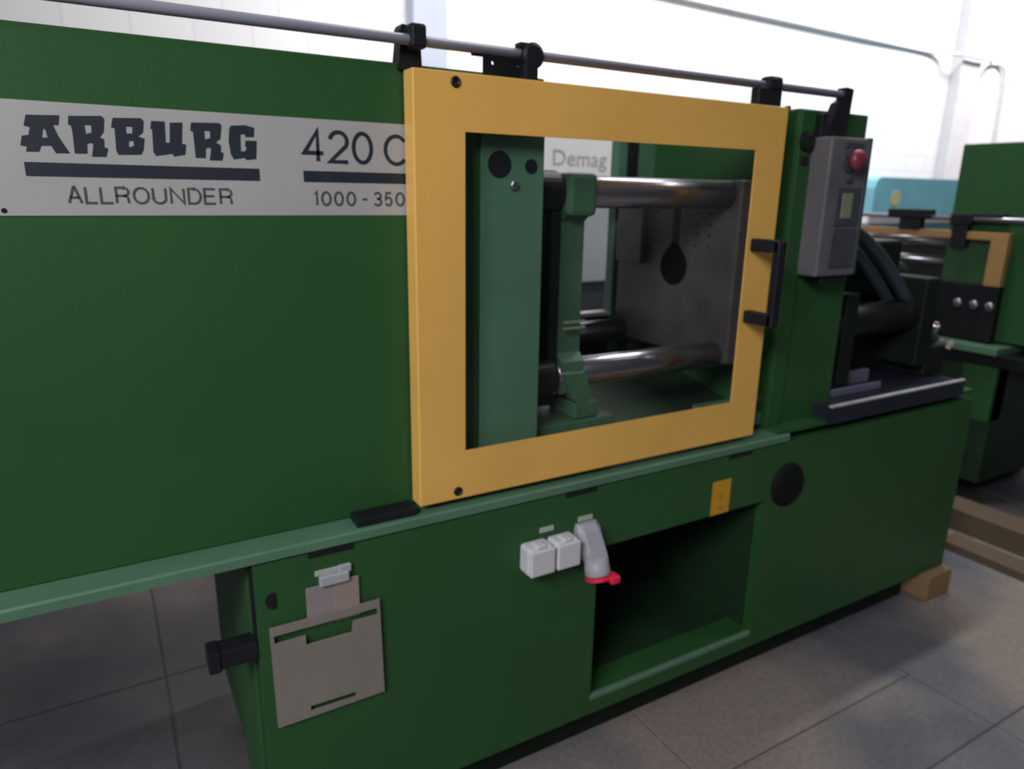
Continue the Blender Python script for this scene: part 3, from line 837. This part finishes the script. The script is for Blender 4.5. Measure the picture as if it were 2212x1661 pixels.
# ------------------------------------------------------------------ second green machine beyond, turned to face across
M2 = thing('injection_molding_machine', 'green injection molding machine with a small yellow guard, behind the hoses of the nearest machine',
           'machine', (4.1, 0.4, 0.0))
obj('clamp_hood', bx(3.66, 4.70, -1.4, 0.735, 0.80, 1.705, bev=0.006), GREEN, M2)
obj('base_cabinet', bx(3.60, 4.60, 0.36, 2.3, 0.11, 0.72, bev=0.006), DGREEN, M2)
obj('bed_plate', bx(3.53, 4.60, 0.355, 2.3, 0.755, 0.79, bev=0.004), GREEN_IN, M2)
obj('bed_band', bx(3.56, 4.62, -0.2, 2.3, 0.70, 0.756, bev=0.004), BLACKM, M2)
obj('leg_panel', bx(3.58, 3.70, 0.36, 0.52, 0.42, 0.70, bev=0.01), GREEN, M2)
obj('rear_housing', bx(3.75, 4.60, 0.74, 2.3, 0.79, 1.24, bev=0.01), BLACKM, M2)
# guard door: yellow frame in the X plane
bm = B()
box(bm, 3.600, 3.640, 0.43, 1.22, 1.268, 1.305, bev=0.004)
box(bm, 3.600, 3.640, 0.43, 0.505, 1.060, 1.270, bev=0.004)
box(bm, 3.600, 3.640, 1.15, 1.22, 0.86, 1.270, bev=0.004)
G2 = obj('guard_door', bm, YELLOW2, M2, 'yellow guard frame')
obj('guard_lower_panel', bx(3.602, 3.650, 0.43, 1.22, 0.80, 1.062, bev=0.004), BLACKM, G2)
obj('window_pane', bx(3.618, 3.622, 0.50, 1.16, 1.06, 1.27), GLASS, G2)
for y in (0.455, 0.525, 0.600):
    obj('bolt_cap', lathe(B(), (3.604, y, 0.968), (-1, 0, 0), [(0, 0.022), (0.012, 0.021), (0.018, 0.012)], seg=18), STEEL, M2, 'grey round bolt cap', smooth=True)
obj('guide_rod', cyl(B(), (3.61, -0.2, 1.360), (3.61, 1.5, 1.366), 0.012, seg=16), STEEL, M2, smooth=True)
bm = B()
box(bm, 3.585, 3.640, 0.80, 1.02, 1.355, 1.400, bev=0.006); box(bm, 3.590, 3.638, 0.845, 0.955, 1.300, 1.360, bev=0.006)
obj('door_roller', bm, BLACK, M2)
bm = B()
box(bm, 3.585, 3.640, 0.60, 0.70, 1.335, 1.385, bev=0.006); box(bm, 3.590, 3.638, 0.615, 0.685, 1.230, 1.340, bev=0.006); box(bm, 3.60, 3.655, 0.47, 0.62, 1.355, 1.388, bev=0.006)
obj('door_roller', bm, BLACK, M2)
for z in (1.245, 1.150):
    obj('tie_bar', cyl(B(), (3.70, 0.735, z), (3.70, 1.5, z), 0.028, seg=20), CHROME, M2, smooth=True)

tag(obj('wood_beam', bx(3.24, 3.40, -0.9, 0.34, 0.0, 0.10, bev=0.004), WOOD2), 'weathered timber beam on the floor along the second green machine, the farther of two', 'wood beam')
tag(obj('wood_plank', bx(3.02, 3.14, -0.9, 0.20, 0.0, 0.035, bev=0.003), WOOD2), 'thin weathered plank lying flat on the floor in front of the timber beam', 'plank')
for y in (0.55, 2.0):
    obj('machine_mount', bx(3.70, 4.5, y, y+0.12, 0.0, 0.112, bev=0.004), BLACKM, M2)

# ------------------------------------------------------------------ white machine seen through the window
M3 = thing('white_molding_machine', 'white and grey molding machine seen through the window of the yellow door', 'machine', (2.9, 2.4, 0))
bm = prism_y(B(), [(2.085, 1.555), (2.090, 1.545), (2.10, 1.540), (3.45, 1.540), (3.45, 1.86), (2.085, 1.86)], 2.0, 2.75)
H3 = obj('machine_hood', bm, WHITEM, M3)
text('lettering', 'Demag', 2.148, 1.566, 2.500, 0.103, 1.998, INK3, H3, 1.0)
obj('machine_body', bx(2.03, 3.45, 2.03, 2.75, 0.955, 1.540, bev=0.01), GREYM, M3)
obj('machine_base', bx(2.05, 3.45, 2.05, 2.75, 0.12, 0.955, bev=0.01), CTRLD, M3)
for x in (2.2, 3.3):
    obj('machine_foot', bx(x-0.08, x+0.08, 2.1, 2.7, 0, 0.122), BLACKM, M3)

# ------------------------------------------------------------------ turquoise machine far behind
M4 = thing('turquoise_machine', 'turquoise machine with a round yellow sticker, far off beside the white wall', 'machine', (8.0, 3.6, 0))
bm = prism_y(B(), [(6.72, 1.29), (6.72, 1.55), (6.75, 1.62), (6.80, 1.650), (9.4, 1.655), (9.4, 1.29)], 3.2, 4.0)
H4 = obj('machine_hood', bm, TURQ, M4)
obj('round_sticker', cyl(B(), (7.08, 3.197, 1.452), (7.08, 3.201, 1.452), 0.075, seg=28), ROUNDY, H4, 'round pale yellow sticker')
obj('machine_bed', bx(6.70, 9.4, 3.22, 4.0, 1.20, 1.292, bev=0.01), WHITEM, M4)
obj('machine_base', bx(6.80, 9.4, 3.26, 4.0, 0.0, 1.20, bev=0.01), TURQ, M4)
